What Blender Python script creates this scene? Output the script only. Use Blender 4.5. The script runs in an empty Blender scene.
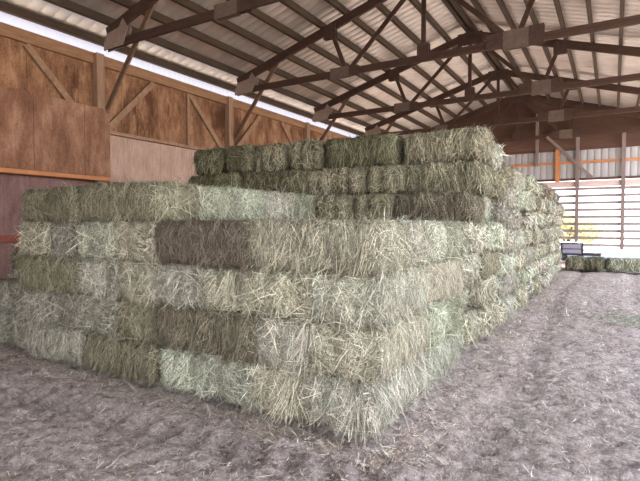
import bpy, bmesh, math, random
import numpy as np
from mathutils import Vector, noise, Matrix

random.seed(7)
rng = np.random.default_rng(7)
S = bpy.context.scene
COL = S.collection

# ------------------------------------------------------------------ helpers
def link(o):
    COL.objects.link(o)
    return o

def tag(o, label=None, cat=None, group=None, kind=None):
    if label: o['label'] = label
    if cat: o['category'] = cat
    if group: o['group'] = group
    if kind: o['kind'] = kind
    return o

def empty(name, loc):
    o = bpy.data.objects.new(name, None)
    o.location = loc
    o.empty_display_size = .2
    return link(o)

def bm_obj(name, bm, mat, parent=None, bevel=0.0):
    if bevel:
        bmesh.ops.bevel(bm, geom=list(bm.edges), offset=bevel, segments=1, affect='EDGES')
    me = bpy.data.meshes.new(name)
    bm.to_mesh(me); bm.free()
    me.materials.append(mat)
    o = bpy.data.objects.new(name, me)
    if parent: o.parent = parent
    return link(o)

def add_box(bm, lo, hi):
    vs = [bm.verts.new((x, y, z)) for x in (lo[0], hi[0]) for y in (lo[1], hi[1]) for z in (lo[2], hi[2])]
    for f in ((0,1,3,2),(4,6,7,5),(0,4,5,1),(2,3,7,6),(0,2,6,4),(1,5,7,3)):
        bm.faces.new([vs[i] for i in f])
    bmesh.ops.recalc_face_normals(bm, faces=bm.faces)

def add_bar(bm, a, b, w, d, up=(0, 0, 1)):
    """rectangular bar from a to b; d measured along 'up', w across"""
    a = Vector(a); b = Vector(b); t = (b-a).normalized()
    s = t.cross(Vector(up)).normalized(); u = s.cross(t).normalized()
    vs = []
    for p in (a, b):
        for i, j in ((-1,-1),(1,-1),(1,1),(-1,1)):
            vs.append(bm.verts.new(p + s*(i*w/2) + u*(j*d/2)))
    for f in ((0,1,2,3),(7,6,5,4),(0,4,5,1),(1,5,6,2),(2,6,7,3),(3,7,4,0)):
        bm.faces.new([vs[i] for i in f])
    bmesh.ops.recalc_face_normals(bm, faces=bm.faces)

def add_prism(bm, pts, axis, lo, hi):
    """polygon pts (2D) extruded along axis ('x' -> pts are y,z ; 'y' -> pts are x,z)"""
    def P(p, t): return (t, p[0], p[1]) if axis == 'x' else (p[0], t, p[1])
    A = [bm.verts.new(P(p, lo)) for p in pts]; B = [bm.verts.new(P(p, hi)) for p in pts]
    bm.faces.new(A); bm.faces.new(B[::-1])
    n = len(pts)
    for i in range(n):
        bm.faces.new([A[i], A[(i+1) % n], B[(i+1) % n], B[i]])
    bmesh.ops.recalc_face_normals(bm, faces=bm.faces)

def box(name, lo, hi, mat, parent=None, bevel=0.0):
    bm = bmesh.new(); add_box(bm, lo, hi); return bm_obj(name, bm, mat, parent, bevel)

def bar(name, a, b, w, d, mat, parent=None, up=(0, 0, 1), bevel=0.0):
    bm = bmesh.new(); add_bar(bm, a, b, w, d, up); return bm_obj(name, bm, mat, parent, bevel)

# ------------------------------------------------------------------ materials
def new_mat(name):
    m = bpy.data.materials.new(name); m.use_nodes = True
    nt = m.node_tree; b = nt.nodes['Principled BSDF']
    return m, nt, b

def ramp(nt, fac, stops):
    r = nt.nodes.new('ShaderNodeValToRGB')
    els = r.color_ramp.elements
    while len(els) > len(stops): els.remove(els[-1])
    while len(els) < len(stops): els.new(1)
    for e, (p, c) in zip(els, stops):
        e.position = p; e.color = (*c, 1)
    nt.links.new(fac, r.inputs[0])
    return r.outputs[0]

def noise_tex(nt, scale, detail=4, rough=.6, vec=None, stretch=None, coord='Object'):
    tc = nt.nodes.new('ShaderNodeTexCoord')
    mp = nt.nodes.new('ShaderNodeMapping')
    if stretch: mp.inputs['Scale'].default_value = stretch
    nt.links.new(tc.outputs[coord], mp.inputs[0])
    n = nt.nodes.new('ShaderNodeTexNoise')
    n.inputs['Scale'].default_value = scale
    n.inputs['Detail'].default_value = detail
    n.inputs['Roughness'].default_value = rough
    nt.links.new(mp.outputs[0], n.inputs['Vector'])
    return n.outputs['Fac'], mp.outputs[0]

def mix(nt, fac, a, b, mode='MIX'):
    n = nt.nodes.new('ShaderNodeMix'); n.data_type = 'RGBA'; n.blend_type = mode
    if isinstance(fac, float): n.inputs[0].default_value = fac
    else: nt.links.new(fac, n.inputs[0])
    for s, v in ((6, a), (7, b)):
        if isinstance(v, tuple): n.inputs[s].default_value = (*v, 1)
        else: nt.links.new(v, n.inputs[s])
    return n.outputs[2]

def wood(name, dark, light, stretch, rough=.8, scale=3.0, bump=.15, spec=.2):
    m, nt, b = new_mat(name)
    f, _ = noise_tex(nt, scale, 6, .65, stretch=stretch)
    f2, _ = noise_tex(nt, .9, 3, .5, coord='Generated', stretch=(3, 5, 3))
    c = ramp(nt, f, [(.3, dark), (.7, light)])
    c = mix(nt, .35, c, ramp(nt, f2, [(.35, dark), (.65, light)]))
    nt.links.new(c, b.inputs['Base Color'])
    b.inputs['Roughness'].default_value = rough
    b.inputs['Specular IOR Level'].default_value = spec
    bp = nt.nodes.new('ShaderNodeBump'); bp.inputs['Strength'].default_value = bump; bp.inputs['Distance'].default_value = .01
    nt.links.new(f, bp.inputs['Height']); nt.links.new(bp.outputs[0], b.inputs['Normal'])
    return m

M = {}
M['truss'] = wood('truss_wood', (.045, .024, .017), (.10, .056, .039), (1.2, 8, 8), bump=.1)
M['gusset'] = wood('gusset_plywood', (.05, .028, .021), (.10, .06, .044), (4, 4, 4), bump=.1)
M['gusset_pale'] = wood('weathered_plywood', (.11, .075, .058), (.18, .125, .10), (4, 4, 4), bump=.1)
M['heel'] = wood('heel_plywood', (.24, .165, .13), (.36, .255, .205), (4, 4, 4), bump=.1)
M['purlin'] = wood('purlin_wood', (.038, .024, .016), (.095, .062, .04), (8, 1, 8), bump=.1)
M['post'] = wood('post_wood', (.22, .125, .075), (.40, .25, .16), (7, 7, .8))
M['brace'] = wood('brace_wood', (.19, .105, .06), (.37, .225, .14), (5, 3, 3))
M['plate'] = wood('plate_wood', (.20, .10, .05), (.38, .21, .115), (7, .8, 7))
M['kneewood'] = wood('knee_brace_wood', (.10, .058, .035), (.21, .125, .08), (3, 3, 3))
M['orange'] = wood('orange_lumber', (.38, .15, .06), (.56, .25, .11), (2, 2, 2))
M['redboard'] = wood('red_board', (.17, .05, .035), (.27, .085, .055), (6, 1, 6))
M['gable'] = wood('gable_boards', (.075, .038, .027), (.13, .07, .05), (1, 8, 8))

def plywood(name, dark, mid, light, seam=1.22, stain=1.0):
    """sheathing on a wall facing +X: grain, blotches and thin seams between sheets"""
    m, nt, b = new_mat(name)
    f, _ = noise_tex(nt, 1.6, 6, .7, stretch=(1, 1.4, .55))
    f2, _ = noise_tex(nt, 26, 3, .7, stretch=(1, 1, 1))
    f3, _ = noise_tex(nt, .75, 5, .75, stretch=(1, 1.6, .6))
    c = ramp(nt, f, [(.34, dark), (.5, mid), (.66, light)])
    c = mix(nt, .3, c, ramp(nt, f2, [(.3, dark), (.7, light)]))
    c = mix(nt, ramp(nt, f3, [(.52, (0, 0, 0)), (.62, (.55*stain,)*3)]), c, dark)
    f4, _ = noise_tex(nt, 9, 5, .8, stretch=(1, 2.2, .35))
    c = mix(nt, .55, c, ramp(nt, f4, [(.34, (.60, .58, .56)), (.62, (1.15, 1.15, 1.15))]), 'MULTIPLY')
    tc = nt.nodes.new('ShaderNodeTexCoord'); sp = nt.nodes.new('ShaderNodeSeparateXYZ')
    nt.links.new(tc.outputs['Object'], sp.inputs[0])
    def mth(op, a, v):
        n = nt.nodes.new('ShaderNodeMath'); n.operation = op
        nt.links.new(a, n.inputs[0]); n.inputs[1].default_value = v
        return n.outputs[0]
    w = mth('LESS_THAN', mth('PINGPONG', sp.outputs[1], seam/2), .005)
    c = mix(nt, w, c, tuple(v*.7 for v in dark))
    nt.links.new(c, b.inputs['Base Color'])
    b.inputs['Roughness'].default_value = .85; b.inputs['Specular IOR Level'].default_value = .15
    bp = nt.nodes.new('ShaderNodeBump'); bp.inputs['Strength'].default_value = .25; bp.inputs['Distance'].default_value = .01
    nt.links.new(f2, bp.inputs['Height']); nt.links.new(bp.outputs[0], b.inputs['Normal'])
    return m
M['ply_up'] = plywood('upper_sheathing', (.085, .034, .017), (.25, .118, .058), (.46, .26, .145), stain=1.5)
M['ply_panel'] = plywood('lining_plywood', (.13, .055, .03), (.25, .122, .07), (.40, .225, .14), stain=.7)
M['ply_low'] = plywood('lower_sheathing', (.14, .075, .065), (.21, .12, .105), (.28, .17, .15), stain=.4)
M['ply_pale'] = plywood('pale_plywood', (.34, .21, .155), (.46, .30, .225), (.56, .385, .30), stain=.2)

def metal_mat(name, col, metallic, rough, dirt=.25):
    m, nt, b = new_mat(name)
    f, _ = noise_tex(nt, 1.2, 5, .6)
    c = ramp(nt, f, [(.3, tuple(v*(1-dirt) for v in col)), (.7, col)])
    nt.links.new(c, b.inputs['Base Color'])
    b.inputs['Metallic'].default_value = metallic; b.inputs['Roughness'].default_value = rough
    return m
M['roof'] = metal_mat('galvanised_roof', (.80, .71, .64), .75, .50)
M['siding'] = metal_mat('ribbed_siding', (.36, .345, .34), .0, .6, .12)
M['slat'] = wood('slat_wood', (.22, .18, .165), (.32, .27, .25), (1, 6, 6))
M['farpost'] = wood('far_post_wood', (.16, .12, .11), (.26, .20, .18), (5, 5, 1))
M['header'] = wood('pale_header', (.50, .36, .33), (.66, .52, .48), (1, 5, 5))
M['kerb'] = wood('kerb_concrete', (.60, .68, .80), (.70, .78, .88), (2, 2, 2), bump=.05)
M['dark_metal'] = metal_mat('dark_painted_steel', (.035, .035, .05), .2, .5)
M['grey_panel'] = metal_mat('grey_panel', (.36, .34, .42), .1, .45)
M['bark'] = wood('bark', (.07, .05, .03), (.13, .09, .06), (4, 4, 1))

# hay : per-bale colour (object colour) x per-stem tone (vertex attribute)
def hay_mat(name, use_obj=True):
    m, nt, b = new_mat(name)
    at = nt.nodes.new('ShaderNodeAttribute'); at.attribute_name = 'tone'
    c = at.outputs['Color']
    if use_obj:
        oi = nt.nodes.new('ShaderNodeObjectInfo')
        c = mix(nt, 1.0, oi.outputs['Color'], c, 'MULTIPLY')
        f, _ = noise_tex(nt, 2.6, 4, .6)
        c = mix(nt, 1.0, c, ramp(nt, f, [(.3, (.80, .78, .76)), (.7, (1.12, 1.13, 1.10))]), 'MULTIPLY')
    nt.links.new(c, b.inputs['Base Color'])
    b.inputs['Roughness'].default_value = .75; b.inputs['Specular IOR Level'].default_value = .2
    return m
M['hay'] = hay_mat('hay_stems')
M['loose'] = hay_mat('loose_hay_stems', False)

def hay_core_mat():
    m, nt, b = new_mat('pressed_hay')
    oi = nt.nodes.new('ShaderNodeObjectInfo')
    fv, _ = noise_tex(nt, 10, 5, .7, stretch=(5, 5, .8))     # stems pressed upright
    fr, _ = noise_tex(nt, 22, 5, .75)
    c = mix(nt, .5, ramp(nt, fv, [(.36, (.08, .075, .06)), (.68, (.75, .73, .70))]), ramp(nt, fr, [(.36, (.09, .085, .07)), (.68, (.8, .78, .72))]))
    c = mix(nt, 1.0, oi.outputs['Color'], c, 'MULTIPLY')
    nt.links.new(c, b.inputs['Base Color'])
    b.inputs['Roughness'].default_value = .9; b.inputs['Specular IOR Level'].default_value = .1
    bp = nt.nodes.new('ShaderNodeBump'); bp.inputs['Strength'].default_value = .7; bp.inputs['Distance'].default_value = .02
    nt.links.new(fv, bp.inputs['Height']); nt.links.new(bp.outputs[0], b.inputs['Normal'])
    return m
M['haycore'] = hay_core_mat()

def floor_mat():
    m, nt, b = new_mat('dirt_and_chaff')
    f1, _ = noise_tex(nt, .55, 5, .6)
    f2, _ = noise_tex(nt, 11, 7, .8)
    f3, _ = noise_tex(nt, 48, 4, .85, stretch=(1, .6, 1))
    c = ramp(nt, f1, [(.35, (.265, .19, .165)), (.65, (.43, .34, .305))])
    c = mix(nt, .55, c, ramp(nt, f2, [(.40, (.09, .064, .056)), (.60, (.58, .48, .45))]))  # dirt mottling whose strong contrast also paints in shade between clods
    c = mix(nt, ramp(nt, f3, [(.52, (0, 0, 0)), (.62, (.8, .8, .8))]), c, (.66, .58, .52))
    nt.links.new(c, b.inputs['Base Color'])
    b.inputs['Roughness'].default_value = .95; b.inputs['Specular IOR Level'].default_value = .1
    bp = nt.nodes.new('ShaderNodeBump'); bp.inputs['Strength'].default_value = 1.0; bp.inputs['Distance'].default_value = .05
    nt.links.new(f2, bp.inputs['Height']); nt.links.new(bp.outputs[0], b.inputs['Normal'])
    return m
M['floor'] = floor_mat()
m, nt, b = new_mat('outside_gravel')
f, _ = noise_tex(nt, 3, 6, .7)
nt.links.new(ramp(nt, f, [(.3, (.46, .42, .36)), (.7, (.58, .53, .46))]), b.inputs['Base Color']); b.inputs['Roughness'].default_value = 1
M['ground'] = m
m, nt, b = new_mat('autumn_leaf')
f, _ = noise_tex(nt, 4, 4, .6)
nt.links.new(ramp(nt, f, [(.35, (.60, .55, .25)), (.65, (.78, .74, .42))]), b.inputs['Base Color']); b.inputs['Roughness'].default_value = .7
M['leaf'] = m

# ------------------------------------------------------------------ building geometry numbers
WX = -11.2            # inner face of left wall
RX = 2.5              # open right side
RIDGE = -4.4
YN, YF = -6.0, 27.3   # near end of roof, far wall
TRUSS_Y = [7.81, 12.69, 17.57, 22.45, 27.22]
def zroof(x): return 8.55 - .30*abs(x-RIDGE)

# ---- floor and ground
def make_floor():
    xs = np.arange(WX-.12, RX+3.63, .045)
    ys = np.concatenate([np.arange(-4, 1, .2), np.arange(1, 6, .035), np.arange(6, 14, .07), np.arange(14, YF+.05, .19)])
    nx, ny = len(xs), len(ys)
    X, Y = np.meshgrid(xs, ys, indexing='ij')
    Z = np.zeros_like(X)
    for i in range(nx):
        for j in range(ny):
            x, y = xs[i], ys[j]
            if y > 14 or y < 1:
                z = .012*noise.noise((x*2.1, y*2.1, 3.3))
            else:
                cl = noise.noise((x*6.5, y*6.5, 7.7)); cl2 = noise.noise((x*13, y*13, 2.2))
                z = .03*noise.noise((x*1.7, y*1.7, 1.0)) + .030*(1-2*abs(cl)) + .022*(1-2*abs(cl2)) - .035
                if y < 6: z += .014*noise.noise((x*25, y*25, 5.1))
            Z[i, j] = z
    # wheel ruts along the aisle and sweeping across the front
    for cx in (-.95, .55):
        rut = np.exp(-((X-cx-.12*np.sin(Y*.35))/.17)**2)
        Z -= .045*rut*(1+.8*np.sin(Y*2*math.pi/.26))*(Y > 2.5)
    for cy in (1.75, 2.65):
        yy = cy + .10*(X+4)
        rut = np.exp(-((Y-yy)/.18)**2)*(X < -1.2)
        Z -= .05*rut*(1+.9*np.sin((X+.5*Y)*2*math.pi/.30))
    Z -= .06
    co = np.stack([X, Y, Z], -1).reshape(-1, 3)
    idx = np.arange(nx*ny).reshape(nx, ny)
    q = np.stack([idx[:-1, :-1], idx[1:, :-1], idx[1:, 1:], idx[:-1, 1:]], -1).reshape(-1, 4)
    me = quads_mesh('floor', co, q)
    me.polygons.foreach_set('use_smooth', np.ones(len(q), bool))
    me.materials.append(M['floor'])
    o = link(bpy.data.objects.new('floor', me)); tag(o, kind='structure')
    return xs, ys, Z

def quads_mesh(name, co, q):
    me = bpy.data.meshes.new(name)
    me.vertices.add(len(co)); me.vertices.foreach_set('co', np.ascontiguousarray(co, dtype=np.float32).ravel())
    me.loops.add(len(q)*4); me.loops.foreach_set('vertex_index', np.ascontiguousarray(q, dtype=np.int32).ravel())
    me.polygons.add(len(q)); me.polygons.foreach_set('loop_start', np.arange(0, len(q)*4, 4, dtype=np.int32))
    me.update(calc_edges=True)
    return me

fx, fy, fz = make_floor()
def floor_z(x, y):
    i = np.clip(np.searchsorted(fx, x), 0, len(fx)-1); j = np.clip(np.searchsorted(fy, y), 0, len(fy)-1)
    return fz[i, j]
bm = bmesh.new()
for lo, hi in (((-90, -60, -.4), (WX-.13, 120, -.12)), ((RX+3.6, -60, -.4), (90, 120, -.12)),
               ((WX-.13, -60, -.4), (RX+3.6, -4, -.12)), ((WX-.13, YF+.02, -.4), (RX+3.6, 120, -.12))):
    add_box(bm, lo, hi)
tag(bm_obj('ground', bm, M['ground']), kind='structure')

# ---- roof : two corrugated slopes
def roof_slope(x_eave):
    ys = []; prof = []
    y = YN
    while y < YF + .5:
        for dy, dz in ((0, 0), (.14, 0), (.155, .012), (.185, .012), (.20, 0), (.29, 0)):
            ys.append(y+dy); prof.append(dz)
        y += .30
    n = len(ys); co = []
    for x in (RIDGE, x_eave):
        for yy, dz in zip(ys, prof): co.append((x, yy, zroof(x)+dz))
    for x in (RIDGE, x_eave):
        for yy, dz in zip(ys, prof): co.append((x, yy, zroof(x)+dz+.004))
    q = [(i, i+1, n+i+1, n+i) for i in range(n-1)] + [(2*n+i, 3*n+i, 3*n+i+1, 2*n+i+1) for i in range(n-1)]
    me = quads_mesh('ceiling', np.array(co), np.array(q)); me.materials.append(M['roof'])
    tag(link(bpy.data.objects.new('ceiling', me)), kind='structure')
roof_slope(WX-.62)
roof_slope(RX+.45)

# ---- purlins, each a beam along the building
ORD = ['first', 'second', 'third', 'fourth', 'fifth', 'sixth', 'seventh', 'eighth', 'ninth', 'tenth', 'eleventh', 'twelfth',
       'thirteenth', 'fourteenth', 'fifteenth', 'sixteenth', 'seventeenth', 'eighteenth', 'nineteenth', 'twentieth', 'twenty-first', 'twenty-second']
for side, nm, n in ((-1, 'left', 9), (1, 'right', 9)):
    for k in range(n+1):
        x = RIDGE + side*(.10 if k == 0 else (.785 if side < 0 else .75)*k)
        zt = zroof(x) - .012
        o = bar('roof_purlin', (x, YN, zt-.095), (x, YF+.3, zt-.095), .10, .19, M['purlin'])
        tag(o, f'dark wooden roof purlin, {ORD[k]} down from the ridge on the {"wall side" if side < 0 else "aisle side"} slope', 'beam', f'purlins under the {nm} roof slope')

# ---- trusses
def build_truss():
    root = empty('roof_truss', (RIDGE, 0, 5.9))
    def P(x, z): return (x-RIDGE, 0, z-5.9)
    zc = lambda x: zroof(x) - .205 - .125        # centre line of top chord
    bar('top_chord', P(RIDGE, zc(RIDGE)), P(WX+.42, zc(WX+.42)), .085, .25, M['truss'], root)
    bar('top_chord', P(RIDGE, zc(RIDGE)), P(RX, zc(RX)), .085, .25, M['truss'], root)
    bar('bottom_chord', P(WX+.40, 6.0), P(RX, 6.0), .075, .19, M['truss'], root)
    bar('king_post', P(RIDGE, 6.05), P(RIDGE, zc(RIDGE)-.05), .06, .12, M['truss'], root, up=(1, 0, 0))
    for s, nm in ((-1, 'l'), (1, 'r')):
        a = RIDGE + s*2.32; t = RIDGE + s*2.85
        bar('web', P(a, 6.05), P(t, zc(t)), .12, .055, M['truss'], root, up=(0, 1, 0))
        bar('web', P(a+.1*-s, 6.05), P(RIDGE + s*.12, zc(RIDGE)-.12), .12, .055, M['truss'], root, up=(0, 1, 0))
        # plates
        def plate(x0, x1, z0, z1, mat, nmx='gusset_plate'):
            bm = bmesh.new()
            for sg in (-1, 1):
                y0, y1 = sorted((sg*.044, sg*.066))
                add_prism(bm, [(x0-RIDGE, z0-5.9), (x1-RIDGE, z0-5.9), (x1-RIDGE, z1-5.9), (x0-RIDGE, z1-5.9)], 'y', y0, y1)
            return bm_obj(nmx, bm, mat, root)
        plate(t-.20, t+.20, zc(t)-.32, zc(t)+.09, M['gusset'])
        if s < 0:
            plate(a-.50, a+.12, 5.86, 6.16, M['gusset_pale']); plate(a+.121, a+.42, 5.88, 6.14, M['gusset'])
        else:
            plate(a-.30, a+.28, 5.84, 6.28, M['gusset_pale'], 'gusset_plate'); plate(a+.281, a+.62, 5.86, 6.30, M['gusset']); plate(a-.70, a-.301, 5.90, 6.26, M['gusset'])
    plate(RIDGE-.16, RIDGE+.16, 5.95, 6.38, M['gusset'])
    plate(RIDGE-.42, RIDGE+.42, zc(RIDGE)-.34, zc(RIDGE)+.05, M['gusset'])
    # heel plates (tapered)
    for s, xe in ((-1, WX), (1, RX)):
        bm = bmesh.new()
        i = -s*1.15
        for sg in (-1, 1):
            y0, y1 = sorted((sg*.044, sg*.066))
            x0 = xe-RIDGE - s*.34
            pts = [(x0, 5.875-5.9), (x0+i*.62, 5.90-5.9), (x0+i*.78, 6.28-5.9), (x0+i*.62, 6.52-5.9), (x0+i*.50, 6.34-5.9), (x0+i*.10, 6.26-5.9), (x0, 6.05-5.9)]
            add_prism(bm, pts, 'y', y0, y1)
        bm_obj('heel_plate', bm, M['heel'], root)
    return root
t0 = build_truss()
TL = ['brown wooden roof truss nearest the camera, on the nearest wall post at left',
      'brown wooden roof truss second from the camera, with large pale splice plate at right',
      'brown wooden roof truss third from the camera, its apex plate showing over the hay',
      'brown wooden roof truss fourth from the camera, next before the far gable truss',
      'brown wooden roof truss set against the far gable boards']
def copy_tree(o, parent=None):
    c = o.copy(); COL.objects.link(c)
    if parent: c.parent = parent
    for ch in list(o.children): copy_tree(ch, c)
    return c
protos = [t0] + [copy_tree(t0) for _ in TRUSS_Y[1:]]
for tr, y, lb in zip(protos, TRUSS_Y, TL):
    tr.location = (RIDGE, y, 5.9)
    tag(tr, lb, 'roof truss', 'roof trusses across the barn')

# ---- left wall
tag(box('wall_left', (WX-.16, YN, -.1), (WX-.08, YF, 5.86), M['ply_up']), kind='structure')
tag(box('top_plate', (WX-.075, YN, 5.605), (WX+.02, YF, 5.875), M['plate'], bevel=.008), 'long brown wooden wall plate along the top of the left wall', 'beam')
PN = ['nearest', 'second', 'third', 'fourth']
for k, y in enumerate(TRUSS_Y[:4]):
    tag(box('timber_post', (WX-.07, y-.11, -.05), (WX+.12, y+.11, 5.87), M['post'], bevel=.008),
        f'upright square wooden post on the left wall, {PN[k]} from the camera', 'post', 'posts along the left wall')
    # knee brace from post up to the truss
    tag(bar('knee_brace', (WX+.10, y+.14, 4.45), (WX+2.1, y+.07, 6.86), .13, .05, M['kneewood'], up=(0, 1, 0)),
        f'slanting knee brace rising from the {PN[k]} left wall post to its truss', 'brace', 'knee braces from posts to trusses')
    for s, w in ((-1, 'near'), (1, 'far')):
        y0, z0 = y + s*1.75, 5.58
        y1, z1 = y + s*.22, 4.0
        tag(bar('diagonal_brace', (WX-.035, y0, z0), (WX-.035, y1, z1), .15, .07, M['brace'], up=(1, 0, 0)),
            f'diagonal wall board leaning to the {PN[k]} left wall post on its {w} side', 'brace', 'diagonal boards on the left wall')
tag(box('timber_stud', (WX-.078, 10.84, 3.96), (WX-.01, 10.93, 5.59), M['brace']), 'thin upright stud on the left wall between nearest and second posts', 'stud')
tag(box('plywood_panel', (WX+.125, YN+.1, 2.80), (WX+.15, 8.02, 4.50), M['ply_panel']), 'reddish brown plywood lining sheet on left wall covering the nearest post', 'panel')
tag(box('girt_rail', (WX-.07, YN+.1, 2.68), (WX+.24, 7.95, 2.785), M['orange'], bevel=.01), 'orange brown ledge board along left wall below the plywood lining', 'board')
tag(box('lower_sheathing', (WX-.075, YN+.1, 0), (WX-.04, 7.68, 2.675), M['ply_low']), 'mauve brown sheathing on left wall under the orange ledge board', 'panel')
tag(box('girt_rail', (WX-.035, YN+.1, 1.20), (WX+.02, 7.68, 1.36), M['redboard'], bevel=.006), 'dark red board low on the left wall beside the hay', 'board')
tag(box('plywood_panel', (WX-.035, 8.10, -.05), (WX+.0, 12.50, 3.90), M['ply_pale']), 'pale pinkish plywood sheet on left wall beyond the nearest post', 'panel')
tag(box('girt_rail', (WX-.045, 8.05, 3.905), (WX+.10, 12.56, 3.99), M['post'], bevel=.008), 'weathered ledge board on top of the pale plywood sheet', 'board')

# ---- translucent corrugated strip added in the eave gap to tone down the sky
m, nt, b = new_mat('translucent_sheet')
out = nt.nodes['Material Output']; tr = nt.nodes.new('ShaderNodeBsdfTranslucent'); tr.inputs['Color'].default_value = (.24, .24, .28, 1)
df = nt.nodes.new('ShaderNodeBsdfDiffuse'); df.inputs['Color'].default_value = (.35, .35, .38, 1)
ms = nt.nodes.new('ShaderNodeMixShader'); ms.inputs[0].default_value = .25
nt.links.new(tr.outputs[0], ms.inputs[1]); nt.links.new(df.outputs[0], ms.inputs[2]); nt.links.new(ms.outputs[0], out.inputs[0])
ys = np.arange(YN, YF, .05); n = len(ys); dx = .012*np.sin(ys*2*math.pi/.2)
co = np.concatenate([np.stack([WX-.52+dx, ys, np.full(n, 5.4)], 1), np.stack([WX-.52+dx, ys, np.full(n, zroof(WX-.50)-.01)], 1)])
me = quads_mesh('eave_screen_1', co, np.array([(i, i+1, n+i+1, n+i) for i in range(n-1)])); me.materials.append(m)
tag(link(bpy.data.objects.new('eave_screen_1', me)), kind='structure')

# ---- unseen near end wall added to cut daylight: closed above and beside a wide doorway
bm = bmesh.new()
add_prism(bm, [(WX-.1, 4.3), (RX, 4.3), (RX, zroof(RX)-.006), (RIDGE, zroof(RIDGE)-.006), (WX-.1, zroof(WX-.1)-.006)], 'y', YN, YN+.05)
add_box(bm, (WX-.1, YN, -.1), (-6.2, YN+.05, 4.3))
tag(bm_obj('wall_near_blocker', bm, M['gable']), kind='structure')

# ---- far gable wall
bm = bmesh.new()                                                   # ribbed metal siding band
ys = []; x = WX-.1; co = []
while x < RX:
    for dx, dy in ((0, 0), (.20, 0), (.215, .015), (.245, .015), (.26, 0)):
        co.append((x+dx, dy))
    x += .30
n = len(co); V = [(a, YF+.08+d, z) for z in (3.80, 5.40) for a, d in co]
me = quads_mesh('wall_far', np.array(V), np.array([(i, i+1, n+i+1, n+i) for i in range(n-1)])); me.materials.append(M['siding'])
tag(link(bpy.data.objects.new('wall_far', me)), kind='structure')
bm.free()
bm = bmesh.new()
add_prism(bm, [(WX-.1, 5.34), (RX, 5.34), (RX, zroof(RX)-.006), (RIDGE, zroof(RIDGE)-.006), (WX-.1, zroof(WX-.1)-.006)], 'y', YF+.31, YF+.35)
tag(bm_obj('wall_gable', bm, M['gable']), kind='structure')
for x, lb in ((-6.6, 'hidden'), (-4.0, 'hidden'), (-1.56, 'grey wooden post of far slatted wall, nearer the hay stack'), (.37, 'grey wooden post of far slatted wall, at the right edge of view')):
    if lb != 'hidden':
        tag(box('timber_post', (x-.08, YF-.12, .40), (x+.08, YF-.0, 5.9), M['farpost']), lb, 'post', 'posts of the far slatted wall')
tag(box('timber_post', (-2.54, YF-.10, 3.72), (-2.34, YF+.0, 5.34), M['orange']), 'short orange post on the grey metal siding of the far wall', 'post')
tag(box('timber_post', (-3.47, YF-.11, 4.55), (-3.33, YF-.0, 7.2), M['farpost']), 'brown upright on the far gable rising above the orange rail', 'post')
tag(box('girt_rail', (WX, YF+.002, 4.58), (RX, YF+.048, 4.70), M['orange']), 'orange rail across the grey metal siding of the far wall', 'board')
tag(box('girt_rail', (WX, YF+.002, 5.24), (RX, YF+.05, 5.40), M['gable']), 'dark red rail along the top edge of the far metal siding', 'board')
tag(box('girt_rail', (WX, YF+.002, 3.74), (RX, YF+.05, 3.86), M['gable']), 'brown rail along the bottom edge of the far metal siding', 'board')
tag(bar('diagonal_brace', (-2.95, YF-.145, 6.0), (-.92, YF-.145, 3.86), .13, .04, M['farpost'], up=(0, 1, 0)), 'dark diagonal brace across the far metal siding beside the orange post', 'brace')
tag(box('header_board', (WX, YF+.002, 3.42), (RX, YF+.10, 3.72), M['header']), 'pale pinkish header beam above the slatted opening in the far wall', 'beam')
for k in range(9):
    z = .57 + k*.345
    tag(box('slat_rail', (WX, YF+.004, z-.07), (RX, YF+.03, z+.07), M['slat']),
        f'horizontal grey wooden slat of the far opening, {ORD[k]} from the bottom', 'slat', 'slats of the far opening')
tag(box('concrete_kerb', (WX, YF-.14, -.1), (RX, YF+.12, .40), M['kerb'], bevel=.02), 'low pale blue kerb under the slatted opening in the far wall', 'kerb')

# ---- hay bales ---------------------------------------------------------
BL, BW, BH = 1.15, .575, .402
TH, CW = .405, .58

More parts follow.
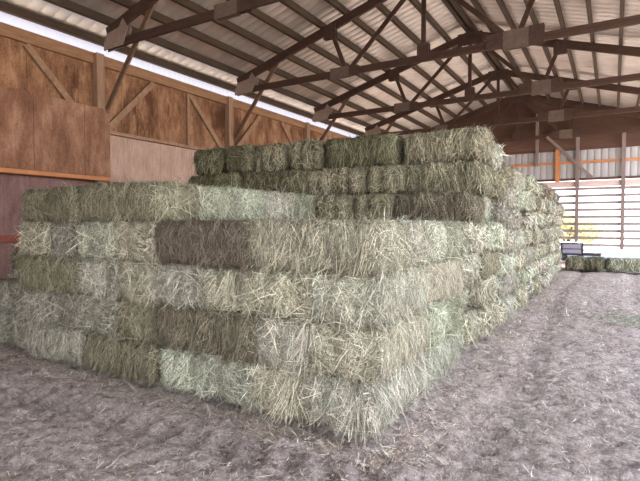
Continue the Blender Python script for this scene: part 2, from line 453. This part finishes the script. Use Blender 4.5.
def rounded_box_core(seed, res, bulge=1.0):
    h = np.array([BL/2, BW/2, BH/2]); r = .082*bulge**.4
    bm = bmesh.new()
    for ax in range(3):
        u, v = [a for a in range(3) if a != ax]
        nu = max(4, int(2*h[u]/res)); nv = max(4, int(2*h[v]/res))
        for sg in (-1, 1):
            g = {}
            for i in range(nu+1):
                for j in range(nv+1):
                    p = np.zeros(3); p[ax] = sg*h[ax]; p[u] = (2*i/nu-1)*h[u]; p[v] = (2*j/nv-1)*h[v]
                    c = np.clip(p, -(h-r), h-r); d = p-c; L = np.linalg.norm(d)
                    g[i, j] = bm.verts.new(c + d/L*r)
            for i in range(nu):
                for j in range(nv):
                    bm.faces.new((g[i, j], g[i+1, j], g[i+1, j+1], g[i, j+1]))
    bmesh.ops.remove_doubles(bm, verts=bm.verts, dist=.002)
    bmesh.ops.recalc_face_normals(bm, faces=bm.faces)
    bm.normal_update()
    offs = seed*17.3
    fl = [offs + k for k in range(3)]
    nl = random.choice((1.7, 2.2, 2.6, 3.0)); ph = random.uniform(0, 6.3); la = random.uniform(.008, .026)
    sag = [random.uniform(-.02, .02) for _ in range(4)]
    for vtx in bm.verts:
        p = vtx.co.copy(); nn = vtx.normal
        d = .036*noise.noise((p.x*2.6+offs, p.y*2.2, p.z*2.2)) + .024*noise.noise((p.x*7+offs, p.y*7, p.z*6)) + .010*noise.noise((p.x*18+offs, p.y*18, p.z*10))
        ex = abs(nn.x); sy = abs(nn.y); tz = abs(nn.z)
        d += ex*la*math.cos(p.y/BW*nl*2*math.pi + ph + 1.5*noise.noise((p.z*4+offs, p.y*3, 0)))                       # lobes between the strings on the ends
        d += tz*.010*math.cos(p.y/BW*nl*2*math.pi + ph)
        d += sy*(.016*noise.noise((p.x*9+offs, 3.1, 0)) )               # flakes
        # rounder faces
        d += ex*.028*bulge*(1-(2*p.z/BH)**2)*(1-.7*bulge*(2*p.y/BW)**2) + sy*.024*(1-(2*p.z/BH)**2)
        vtx.co = p + nn*d
        vtx.co.z += sag[0]*p.x*.6 + sag[1]*p.y*.8
        vtx.co.x += sag[2]*p.y*.6
    for vtx in bm.verts:
        vtx.co.z = max(-BH/2, min(BH/2+.012, vtx.co.z))
    bm.normal_update()
    return bm

def stems(P, N, T, L, W, lift, curl, droop):
    """ribbons: start P, normal N, direction T; returns verts (n*8,3), quads"""
    n = len(P)
    S_ = np.cross(N, T); S_ /= np.linalg.norm(S_, axis=1, keepdims=True)+1e-9
    pts = []
    for t in (0, .33, .67, 1.0):
        c = P + T*(L*t)[:, None] + S_*(curl*L*t*t)[:, None] + N*(.003 + lift*L*(t**1.5))[:, None]
        c[:, 2] -= droop*L*t*t
        w = W*(1.0 if t < .9 else .45)
        pts.append(c - S_*(w/2)[:, None]); pts.append(c + S_*(w/2)[:, None])
    V = np.stack(pts, 1).reshape(-1, 3)
    base = np.arange(n)[:, None]*8
    q = np.stack([base + np.array([[0, 1, 3, 2]]), base + np.array([[2, 3, 5, 4]]), base + np.array([[4, 5, 7, 6]])], 1).reshape(-1, 4)
    return V, q

def stem_tones(n, hi=None):
    v = np.exp(rng.normal(-.48, .52, n))
    kind = rng.random(n)
    hue = np.where(kind[:, None] < .45, np.array([[1.03, 1.0, .92]]), np.where(kind[:, None] < .78, np.array([[.95, 1.0, .92]]), np.array([[1.05, .96, .87]])))
    if hi is None: hi = rng.random(n) < .12
    v = np.where(hi, rng.uniform(1.2, 1.9, n), v)
    return np.clip(hue*v[:, None], .10, 2.2)

def make_bale_mesh(seed, res, nst, width, shag, bulge=1.0):
    bm = rounded_box_core(seed, res, bulge)
    bmesh.ops.triangulate(bm, faces=bm.faces) if False else None
    bm.faces.ensure_lookup_table()
    cv = np.array([v.co[:] for v in bm.verts]); bm.verts.index_update()
    cq = np.array([[v.index for v in f.verts] for f in bm.faces])
    fn = np.array([f.normal[:] for f in bm.faces]); fa = np.array([f.calc_area() for f in bm.faces])
    bm.free()
    fa = np.where(fn[:, 2] < -.7, 0, fa); fa = fa/fa.sum()
    fi = rng.choice(len(cq), nst, p=fa)
    a, b2 = rng.random(nst), rng.random(nst)
    v0, v1, v2, v3 = (cv[cq[fi, k]] for k in range(4))
    P = (v0*(1-a)[:, None]+v1*a[:, None])*(1-b2)[:, None] + (v3*(1-a)[:, None]+v2*a[:, None])*b2[:, None]
    N = fn[fi]
    ang = np.zeros(nst)
    side = np.abs(N[:, 1]) > .7; end = np.abs(N[:, 0]) > .7
    # swirl fields: angle about the normal; 0 = upright
    lump = np.array([noise.noise((p[0]*3+seed*5, p[1]*3, p[2]*3)) for p in P])
    ang = np.where(side, rng.normal(0, .30, nst)+lump*.9, np.where(end, rng.normal(0, .75, nst)+lump*2.2, rng.uniform(-3.14, 3.14, nst)))
    loose = rng.random(nst) < .16
    ang = np.where(loose, rng.uniform(-1.6, 1.6, nst), ang)
    flip = np.where(rng.random(nst) < .6, -1.0, 1.0)
    up = np.tile(np.array([[0, 0, 1.0]]), (nst, 1)); up[np.abs(N[:, 2]) > .8] = (1, 0, 0)
    U = up - N*(up*N).sum(1, keepdims=True); U /= np.linalg.norm(U, axis=1, keepdims=True)
    R = np.cross(N, U)
    T = (U*np.cos(ang)[:, None] + R*np.sin(ang)[:, None])*flip[:, None]
    L = np.clip(rng.gamma(4, .028, nst), .04, .26)
    hi = rng.random(nst) < .12
    W = width*rng.uniform(.6, 1.3, nst)*np.where(hi, 1.25, 1.0)
    L = np.where(hi, L*1.1, L)
    lift = np.abs(rng.normal(0, .07, nst)); fr = rng.random(nst) < shag
    lift = np.where(fr, rng.uniform(.2, .55, nst), lift)
    droop = np.where(fr, rng.uniform(.1, .5, nst), .04)
    # stems drawn out over the upper edges hang down the faces
    rim = (P[:, 2] > BH/2-.07) & (rng.random(nst) < .09) & (np.abs(N[:, 2]) < .9)
    T[rim] = np.stack([N[rim, 0]*.3+rng.normal(0, .5, rim.sum()), N[rim, 1]*.3+rng.normal(0, .5, rim.sum()), np.full(rim.sum(), -.8)], 1)
    T /= np.linalg.norm(T, axis=1, keepdims=True)
    L = np.where(rim, np.minimum(L*1.5, .2), L); fr = fr | rim
    P = P - T*(L*.45)[:, None]*np.where(fr, 0, 1)[:, None]
    # keep starts on the body
    lim = np.array([BL/2+.04+.04*bulge, BW/2+.07, BH/2+.012]); P = np.clip(P, -lim, lim)
    V, q = stems(P, N, T, L, W, lift, rng.normal(0, .22, nst), droop)
    hold = np.repeat(~fr, 8); lv = np.array([BL/2+.05+.04*bulge, BW/2+.08, BH/2+.02])
    V[hold] = np.clip(V[hold], -lv, lv)
    V[:, 2] = np.maximum(V[:, 2], -BH/2-.03)
    tone = np.repeat(stem_tones(nst, hi), 8, 0)
    co = np.concatenate([cv, V]); Q = np.concatenate([cq, q+len(cv)])
    me = quads_mesh('hay_bale', co, Q)
    col = np.ones((len(co), 4), np.float32); col[:len(cv), :3] = 1; col[len(cv):, :3] = tone
    at = me.attributes.new('tone', 'FLOAT_COLOR', 'POINT'); at.data.foreach_set('color', col.ravel())
    me.materials.append(M['haycore']); me.materials.append(M['hay'])
    mi = np.zeros(len(Q), np.int32); mi[len(cq):] = 1
    me.polygons.foreach_set('material_index', mi)
    sm = np.ones(len(Q), bool); me.polygons.foreach_set('use_smooth', sm)
    return me

NEAR = [make_bale_mesh(s, .035, 13000, .0032, .10) for s in range(8)]
MID = [make_bale_mesh(20+s, .045, 5500, .0065, .08, 1.7) for s in range(6)]
FAR = [make_bale_mesh(40+s, .06, 2400, .012, .07, 2.2) for s in range(5)]

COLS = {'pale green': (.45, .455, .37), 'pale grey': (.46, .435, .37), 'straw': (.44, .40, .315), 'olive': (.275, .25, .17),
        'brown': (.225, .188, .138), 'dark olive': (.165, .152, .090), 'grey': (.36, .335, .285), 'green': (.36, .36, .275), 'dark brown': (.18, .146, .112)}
NB = [0]
def bale(x, y, z, along, colname, label, group, lod=NEAR, sz=1.0, jit=.012, yaw=1.2, cat='hay bale'):
    """x,y = centre, z = underside; along 'x' or 'y' = direction of the long axis"""
    me = lod[NB[0] % len(lod)]; NB[0] += 1
    o = bpy.data.objects.new('hay_bale', me)
    a = (0 if along == 'x' else math.pi/2) + random.choice((0, math.pi)) + math.radians(random.gauss(0, yaw))
    o.location = (x+random.uniform(-jit, jit), y+random.uniform(-jit, jit), z+BH*sz/2)
    o.rotation_euler = (0, 0, a); o.scale = (1, 1, sz)
    c = COLS[colname]; g = .3*c[0]+.6*c[1]+.1*c[2]; c = [v*.84 + g*.16 for v in c]; k = random.uniform(.92, 1.08)
    o.color = (c[0]*k, c[1]*k*random.uniform(.98, 1.03), c[2]*k, 1)
    tag(o, label, cat, group)
    return link(o)
TIER = ['bottom', 'second', 'third', 'fourth', 'fifth', 'sixth', 'seventh']

# right front block : X -3.79..-1.47, Y 3.27..5.6, four tiers
X0, Y0 = -3.80, 3.27
rf = {0: [('y', 'pale green'), ('y', 'pale green'), ('y', 'straw'), ('y', 'pale grey')],
      1: [('x', 'brown'), ('y', 'pale grey'), ('y', 'straw')],
      2: [('y', 'pale grey'), ('y', 'straw'), ('y', 'straw'), ('y', 'pale grey')],
      3: [('x', 'dark brown'), ('x', 'straw')]}
fx_end = {}; rfb = {}
for t, row in rf.items():
    x = X0; n = len(row)
    topw = 'top' if t == 3 else TIER[t]
    for k, (al, c) in enumerate(row):
        w = 2*CW if al == 'x' else CW
        d = CW if al == 'x' else 2*CW
        lb = f'{c} hay bale, front of four-tier stack, {topw} row, {ORD[n-1-k]} from aisle corner'
        rfb[t, k] = bale(x+w/2, Y0+d/2, t*TH, al, c, lb, 'bales of the four-tier front stack')
        x += w
    fx_end[t] = d
# right face behind the corner bales
for t in range(4):
    y = Y0 + fx_end[t] + .01; k = 0
    cols = ['pale green', 'pale grey', 'pale green', 'green', 'straw']
    while y < 5.45:
        long_ = (t in (0, 2) and k == 0)
        al = 'y' if long_ else 'x'; w = 2*CW if long_ else CW
        xc = -1.49 - (CW/2 if long_ else CW) + random.uniform(-.03, .03)
        c = cols[(t*2+k) % 5]
        topw = 'top' if t == 3 else TIER[t]
        bale(xc, y+w/2, t*TH, al, c, f'{c} hay bale, aisle side of four-tier stack, {topw} row, {ORD[k]} behind corner bale', 'bales of the four-tier front stack')
        y += w; k += 1

for t in range(4):                                                  # inner bales of the four-tier block
    y = Y0 + fx_end[t] + .01
    if t == 1: y = Y0 + 2*CW + .01
    while y < 5.3:
        bale(-3.22, y+CW/2, t*TH, 'x', 'straw', 'hay bale hidden inside the front stacks', 'bales hidden inside the stack'); y += CW

# long wisps hanging out of a few front bales
def wisp(o, px, py, pz, n, ln, seed):
    P = np.stack([rng.normal(px, .035, n), np.full(n, py), rng.normal(pz, .03, n)], 1)
    N = np.tile(np.array([[0, -1.0, 0]]), (n, 1)); T = np.stack([rng.normal(0, .28, n), np.full(n, -.25), np.full(n, -.9)], 1)
    T /= np.linalg.norm(T, axis=1, keepdims=True); N -= T*(N*T).sum(1, keepdims=True); N /= np.linalg.norm(N, axis=1, keepdims=True)
    V, q = stems(P, N, T, rng.uniform(.6, 1.15, n)*ln, np.full(n, .0032), np.full(n, .10), rng.normal(0, .15, n), np.full(n, .06))
    V[:, 2] = np.maximum(V[:, 2], .01)
    me = quads_mesh('loose_wisp', V, q); me.materials.append(M['hay'])
    col = np.ones((len(V), 4), np.float32); col[:, :3] = np.repeat(stem_tones(n)*1.25, 8, 0)
    me.attributes.new('tone', 'FLOAT_COLOR', 'POINT').data.foreach_set('color', col.ravel())
    w = link(bpy.data.objects.new('loose_wisp', me)); w.color = o.color
    w.parent = o; bpy.context.view_layer.update(); w.matrix_parent_inverse = o.matrix_world.inverted()
for key, px, pz, n, ln in (((0, 2), -2.22, .34, 60, .33), ((0, 3), -1.62, .30, 50, .30), ((1, 1), -2.05, .78, 50, .25), ((2, 1), -2.85, 1.15, 40, .22)):
    wisp(rfb[key], px, Y0-.03, pz, n, ln, 1)

# left front block : five tiers
lf = {0: [('x', 'pale grey'), ('x', 'olive')],
      1: [('y', 'grey'), ('y', 'grey'), ('y', 'grey'), ('y', 'olive')],
      2: [('x', 'olive'), ('y', 'pale grey'), ('y', 'straw')],
      3: [('y', 'straw'), ('y', 'grey'), ('y', 'pale green'), ('y', 'straw')],
      4: [('x', 'olive'), ('x', 'olive')]}
XL = -6.22; s_ = 2.39/2.32
for t, row in lf.items():
    x = XL
    for k, (al, c) in enumerate(row):
        w = (2*CW if al == 'x' else CW)*s_
        d = CW if al == 'x' else 2*CW
        topw = 'top' if t == 4 else TIER[t]
        bale(x+w/2, Y0+d/2-.01, t*TH, al, c, f'{c} hay bale, front of five-tier stack, {topw} row, {ORD[k]} from its wall end', 'bales of the five-tier left stack')
        x += w
# right side of the five-tier stack, showing above the four-tier one (and what carries it)
for t in range(5):
    y = Y0 + (CW if t in (0, 4) else 2*CW) + .01
    k = 0
    while y < 5.62:
        c = ['green', 'pale green', 'pale grey', 'green'][k % 4]
        lb = (f'{c} hay bale on top of five-tier stack, {ORD[k]} behind its front corner bale' if t == 4
              else 'hay bale hidden inside the front stacks')
        bale(-3.83-CW, y+CW/2, t*TH, 'x', c, lb, 'bales of the five-tier left stack' if t == 4 else 'bales hidden inside the stack')
        y += CW; k += 1

# low bales at the far left edge
for j, x in enumerate((-6.58, -7.17)):
    for t in range(2):
        bale(x, 3.42+.58, t*TH, 'y', ['grey', 'grey'][t], f'grey hay bale in low pile beside five-tier stack, {TIER[t]} row, {ORD[j]} from the stack', 'low bales at the left edge')
for j in range(5):
    for t in range(3):
        bale(-6.60-j*CW, 4.62+.58, t*TH, 'y', 'olive' if t == 2 else 'grey',
             f'olive hay bale on low pile between five-tier stack and wall, {ORD[j]} from the stack' if t == 2 else 'hay bale hidden behind the low bales at left',
             'low bales at the left edge' if t == 2 else 'bales hidden inside the stack', MID)

# tall stack : front, olives darkened to carry the shade on this face
def yfront(x, t): return 6.10 + .10*(x+6.3) + {4: -.05, 5: .22, 6: .38}.get(t, -.05)
XT0 = -6.55
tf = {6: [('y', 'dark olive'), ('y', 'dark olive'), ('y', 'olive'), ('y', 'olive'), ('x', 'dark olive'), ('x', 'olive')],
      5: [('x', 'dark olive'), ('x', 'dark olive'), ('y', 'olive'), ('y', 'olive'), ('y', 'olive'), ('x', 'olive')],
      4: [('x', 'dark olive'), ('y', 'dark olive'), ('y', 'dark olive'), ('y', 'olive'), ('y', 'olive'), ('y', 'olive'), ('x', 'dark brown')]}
for t in range(7):
    row = tf.get(t) or [('y', 'olive')]*6
    tot = sum(2*CW if a == 'x' else CW for a, _ in row); sc = 1.0
    x = -1.50 - (0 if t > 3 else 2*CW+.06) - tot - .02 + ({6: .02, 5: .0, 4: -.03}.get(t, -.02))
    gap = (x - XT0)
    for k, (al, c) in enumerate(row):
        w = 2*CW if al == 'x' else CW; d = CW if al == 'x' else 2*CW
        wn = {6: 'topmost', 5: 'second highest', 4: 'third highest'}.get(t)
        xc = x+w/2
        if t == 6 or t == 5: xc = XT0 + (x - XT0 - gap + w/2)*( (-1.50-XT0)/tot )
        lb = f'{c} hay bale, {wn} row of tall rear stack front, {ORD[k]} from wall end' if wn else 'hay bale hidden inside the tall stack'
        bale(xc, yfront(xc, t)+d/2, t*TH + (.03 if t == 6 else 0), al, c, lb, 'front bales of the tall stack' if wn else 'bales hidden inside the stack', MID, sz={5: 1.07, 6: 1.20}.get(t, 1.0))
        x += w
# tall stack : aisle face, columns receding to the far end
pal = ['pale green', 'pale grey', 'straw', 'pale green', 'green', 'straw', 'pale grey', 'grey']
ycol0 = {t: yfront(-1.5, t) + (CW if (t in (4, 5, 6)) else 2*CW) + .02 for t in range(7)}
for t in range(7):
    y = ycol0[t]; k = 0
    if t < 4: y = 5.74 + .12*(t % 2)
    while y < 17.9:
        sz = 1.0 if y < 8.0 else (.925 + .01*math.sin(y))
        sz = 1.0 if y < 8.0 else .925
        if t < 4 and y < yfront(-1.5, t)+2*CW and k >= 0:
            xc = -1.50-CW
        long_ = random.random() < .13
        al = 'y' if long_ else 'x'; w = 2*CW if long_ else CW
        if y < 8.0 < y+w and sz == 1.0 and y+w > 8.35: al = 'x'; w = CW
        push = random.uniform(-.10, .05)
        if random.random() < .16: push -= random.uniform(.10, .28)
        if t == 6: push -= .06
        if t < 4 and k == 0: push = -.16
        xc = -1.49 + push - (CW/2 if al == 'y' else CW)
        c = pal[random.randrange(8)]
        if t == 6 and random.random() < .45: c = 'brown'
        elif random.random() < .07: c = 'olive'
        lb = f'{c} hay bale, aisle side of tall stack, {TIER[t]} row, {ORD[k]} column back'
        if t < 4 and y < 6.95: lb = lb
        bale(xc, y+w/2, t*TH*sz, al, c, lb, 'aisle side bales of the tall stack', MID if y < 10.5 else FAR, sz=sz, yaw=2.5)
        y += w; k += 1

# loose bales on the floor by the far wall
for x, y, al, c, lb in ((-1.12, 19.9, 'y', 'olive', 'olive hay bale on the far floor, closest of the loose three to the tall stack'),
                        (-.53, 19.9, 'y', 'dark olive', 'dark olive hay bale on the far floor, middle of the loose three'),
                        (.42, 19.75, 'x', 'green', 'long green hay bale on the far floor, farthest of the loose three from the stack')):
    bale(x, y, -.03, al, c, lb, 'loose bales on the far floor', FAR, cat='hay bale', sz=1.08)

# ---- equipment standing before the far kerb
root = empty('equipment_cart', (-1.55, 24.2, 0)); tag(root, 'grey boxy equipment cart with dark frame standing near the far kerb', 'cart')
box('body_panel', (-.36, -.25, .30), (.40, .25, .74), M['grey_panel'], root, bevel=.03)
bm = bmesh.new()
for lo, hi in (((-.42, -.28, .24), (.46, .28, .31)), ((-.42, -.28, .735), (.46, .28, .79)), ((.40, -.28, .24), (.46, -.22, .79)), ((-.42, -.28, .24), (-.36, -.22, .79)), ((-.36, -.275, .50), (.40, -.245, .53))):
    add_box(bm, lo, hi)
bm_obj('frame', bm, M['dark_metal'], root)
box('drawbar', (.46, -.12, .22), (1.12, .12, .36), M['dark_metal'], root, bevel=.02)
for sx in (-.3, .34):
    bm = bmesh.new(); bmesh.ops.create_cone(bm, cap_ends=True, segments=20, radius1=.15, radius2=.15, depth=.5, matrix=Matrix.Translation((sx, 0, .13)) @ Matrix.Rotation(math.pi/2, 4, 'X'))
    bm_obj('wheel', bm, M['dark_metal'], root)

# ---- loose hay on the floor (uncountable)
def loose_hay():
    n1 = 80000
    x = rng.uniform(-9.5, 4.2, n1); y = 1.0 + 17*rng.random(n1)**1.7
    # a skirt of litter along the foot of the stacks
    n2 = 9000
    x2 = np.concatenate([rng.uniform(-6.6, -1.3, n2//2), -1.45+np.abs(rng.normal(0, .22, n2//2))])
    y2 = np.concatenate([3.24-np.abs(rng.normal(0, .18, n2//2)), 3.2+rng.random(n2//2)**1.5*14])
    n3 = 1500                                                   # a green tuft at the right of the aisle
    x3 = rng.normal(.45, .35, n3); y3 = rng.normal(9.8, .42, n3)
    X = np.concatenate([x, x2, x3]); Y = np.concatenate([y, y2, y3]); n = len(X)
    keep = ~((X > -6.3) & (X < -1.47) & (Y > 3.25) & (Y < 18)); keep &= ~((X < -6.2) & (Y > 3.4))
    X, Y = X[keep], Y[keep]; n = len(X); tuft = np.arange(len(keep))[keep] >= n1+n2
    Z = floor_z(X, Y) + .013 + np.where(tuft, rng.uniform(0, .06, n), 0)
    P = np.stack([X, Y, Z], 1)
    N = np.stack([rng.normal(0, .22, n), rng.normal(0, .22, n), np.ones(n)], 1); N /= np.linalg.norm(N, axis=1, keepdims=True)
    a = rng.uniform(-math.pi, math.pi, n); T = np.stack([np.cos(a), np.sin(a), np.zeros(n)], 1); T -= N*(T*N).sum(1, keepdims=True)
    L = np.clip(rng.gamma(2.0, .024, n), .012, .2); W = .0035*rng.uniform(.6, 1.5, n)*np.clip(Y/4.5, 1, 2.6)
    V, q = stems(P, N, T, L, W, np.abs(rng.normal(0, .12, n)), rng.normal(0, .3, n), np.full(n, .03))
    tone = stem_tones(n)*np.where(tuft[:, None], np.array([[.26, .31, .20]]), np.array([[.60, .50, .43]]))
    me = quads_mesh('loose_hay', V, q)
    col = np.ones((len(V), 4), np.float32); col[:, :3] = np.clip(np.repeat(tone, 8, 0), 0, .85)
    me.attributes.new('tone', 'FLOAT_COLOR', 'POINT').data.foreach_set('color', col.ravel())
    me.materials.append(M['loose'])
    o = link(bpy.data.objects.new('loose_hay', me))
    tag(o, 'loose pale hay stems and chaff scattered over the dirt floor', 'loose hay', kind='stuff')
loose_hay()

# ---- yellow tree outside, seen through the slats
def tree():
    root = empty('autumn_tree', (-3.2, 44, -.12)); tag(root, 'yellow autumn bush outside, seen through the slats of the far wall', 'tree')
    bm = bmesh.new()
    for k in range(5):
        a = k*1.3; add_bar(bm, (0, 0, 0), (math.cos(a)*.9, math.sin(a)*.6, 1.5), .09, .09, up=(.3, .2, 0))
    bm_obj('trunk', bm, M['bark'], root)
    n = 9000
    d = rng.normal(0, 1, (n, 3)); d /= np.linalg.norm(d, axis=1, keepdims=True)
    cl = np.array([(-1.6, 0, 1.6, 1.4), (0, .4, 1.4, 1.2), (1.5, 0, 1.05, .9), (-.6, -.3, 2.1, .9)])
    ci = rng.integers(0, len(cl), n); P = cl[ci, :3] + d*cl[ci, 3:4]*(rng.random((n, 1))**.4)
    P[:, 2] = np.abs(P[:, 2]) + .05
    a = rng.normal(0, 1, (n, 3)); N = rng.normal(0, 1, (n, 3)); N /= np.linalg.norm(N, axis=1, keepdims=True)
    a -= N*(a*N).sum(1, keepdims=True); a /= np.linalg.norm(a, axis=1, keepdims=True)
    V, q = stems(P, N, a, np.full(n, .16), np.full(n, .09), np.full(n, .05), np.zeros(n), np.full(n, .1))
    me = quads_mesh('foliage', V, q); me.materials.append(M['leaf'])
    o = link(bpy.data.objects.new('foliage', me)); o.parent = root
tree()

# ------------------------------------------------------------------ light
w = bpy.data.worlds.new('World'); S.world = w; w.use_nodes = True
bg = w.node_tree.nodes['Background']
tc = w.node_tree.nodes.new('ShaderNodeTexCoord'); sp = w.node_tree.nodes.new('ShaderNodeSeparateXYZ')
w.node_tree.links.new(tc.outputs['Generated'], sp.inputs[0])
c = ramp(w.node_tree, sp.outputs[2], [(0, (.98, .96, 1.0)), (.35, (.84, .90, 1.0)), (1, (.58, .72, 1.0))])
w.node_tree.links.new(c, bg.inputs['Color']); bg.inputs['Strength'].default_value = 3.0
sun = bpy.data.lights.new('sun', 'SUN'); sun.energy = 15.0; sun.angle = math.radians(2); sun.color = (1, .88, .72)
so = link(bpy.data.objects.new('sun', sun))
so.rotation_euler = Vector((.03, -1, -.53)).to_track_quat('-Z', 'Y').to_euler()

# ------------------------------------------------------------------ camera
cam = bpy.data.cameras.new('camera'); co = link(bpy.data.objects.new('camera', cam))
F = 489.0
cam.sensor_width = 36; cam.sensor_fit = 'HORIZONTAL'; cam.lens = F/640*36; cam.clip_end = 400
yaw = math.atan((613-320)/F); pitch = math.atan(16.5/F)
co.location = (0, 0, 1.6); co.rotation_euler = (math.pi/2-pitch, 0, yaw)
S.camera = co
S.view_settings.view_transform = 'Standard'; S.view_settings.look = 'None'
S.view_settings.gamma = 1; S.view_settings.use_curve_mapping = False
S.view_settings.exposure = 1.12
S.cycles.max_bounces = 8; S.cycles.diffuse_bounces = 6
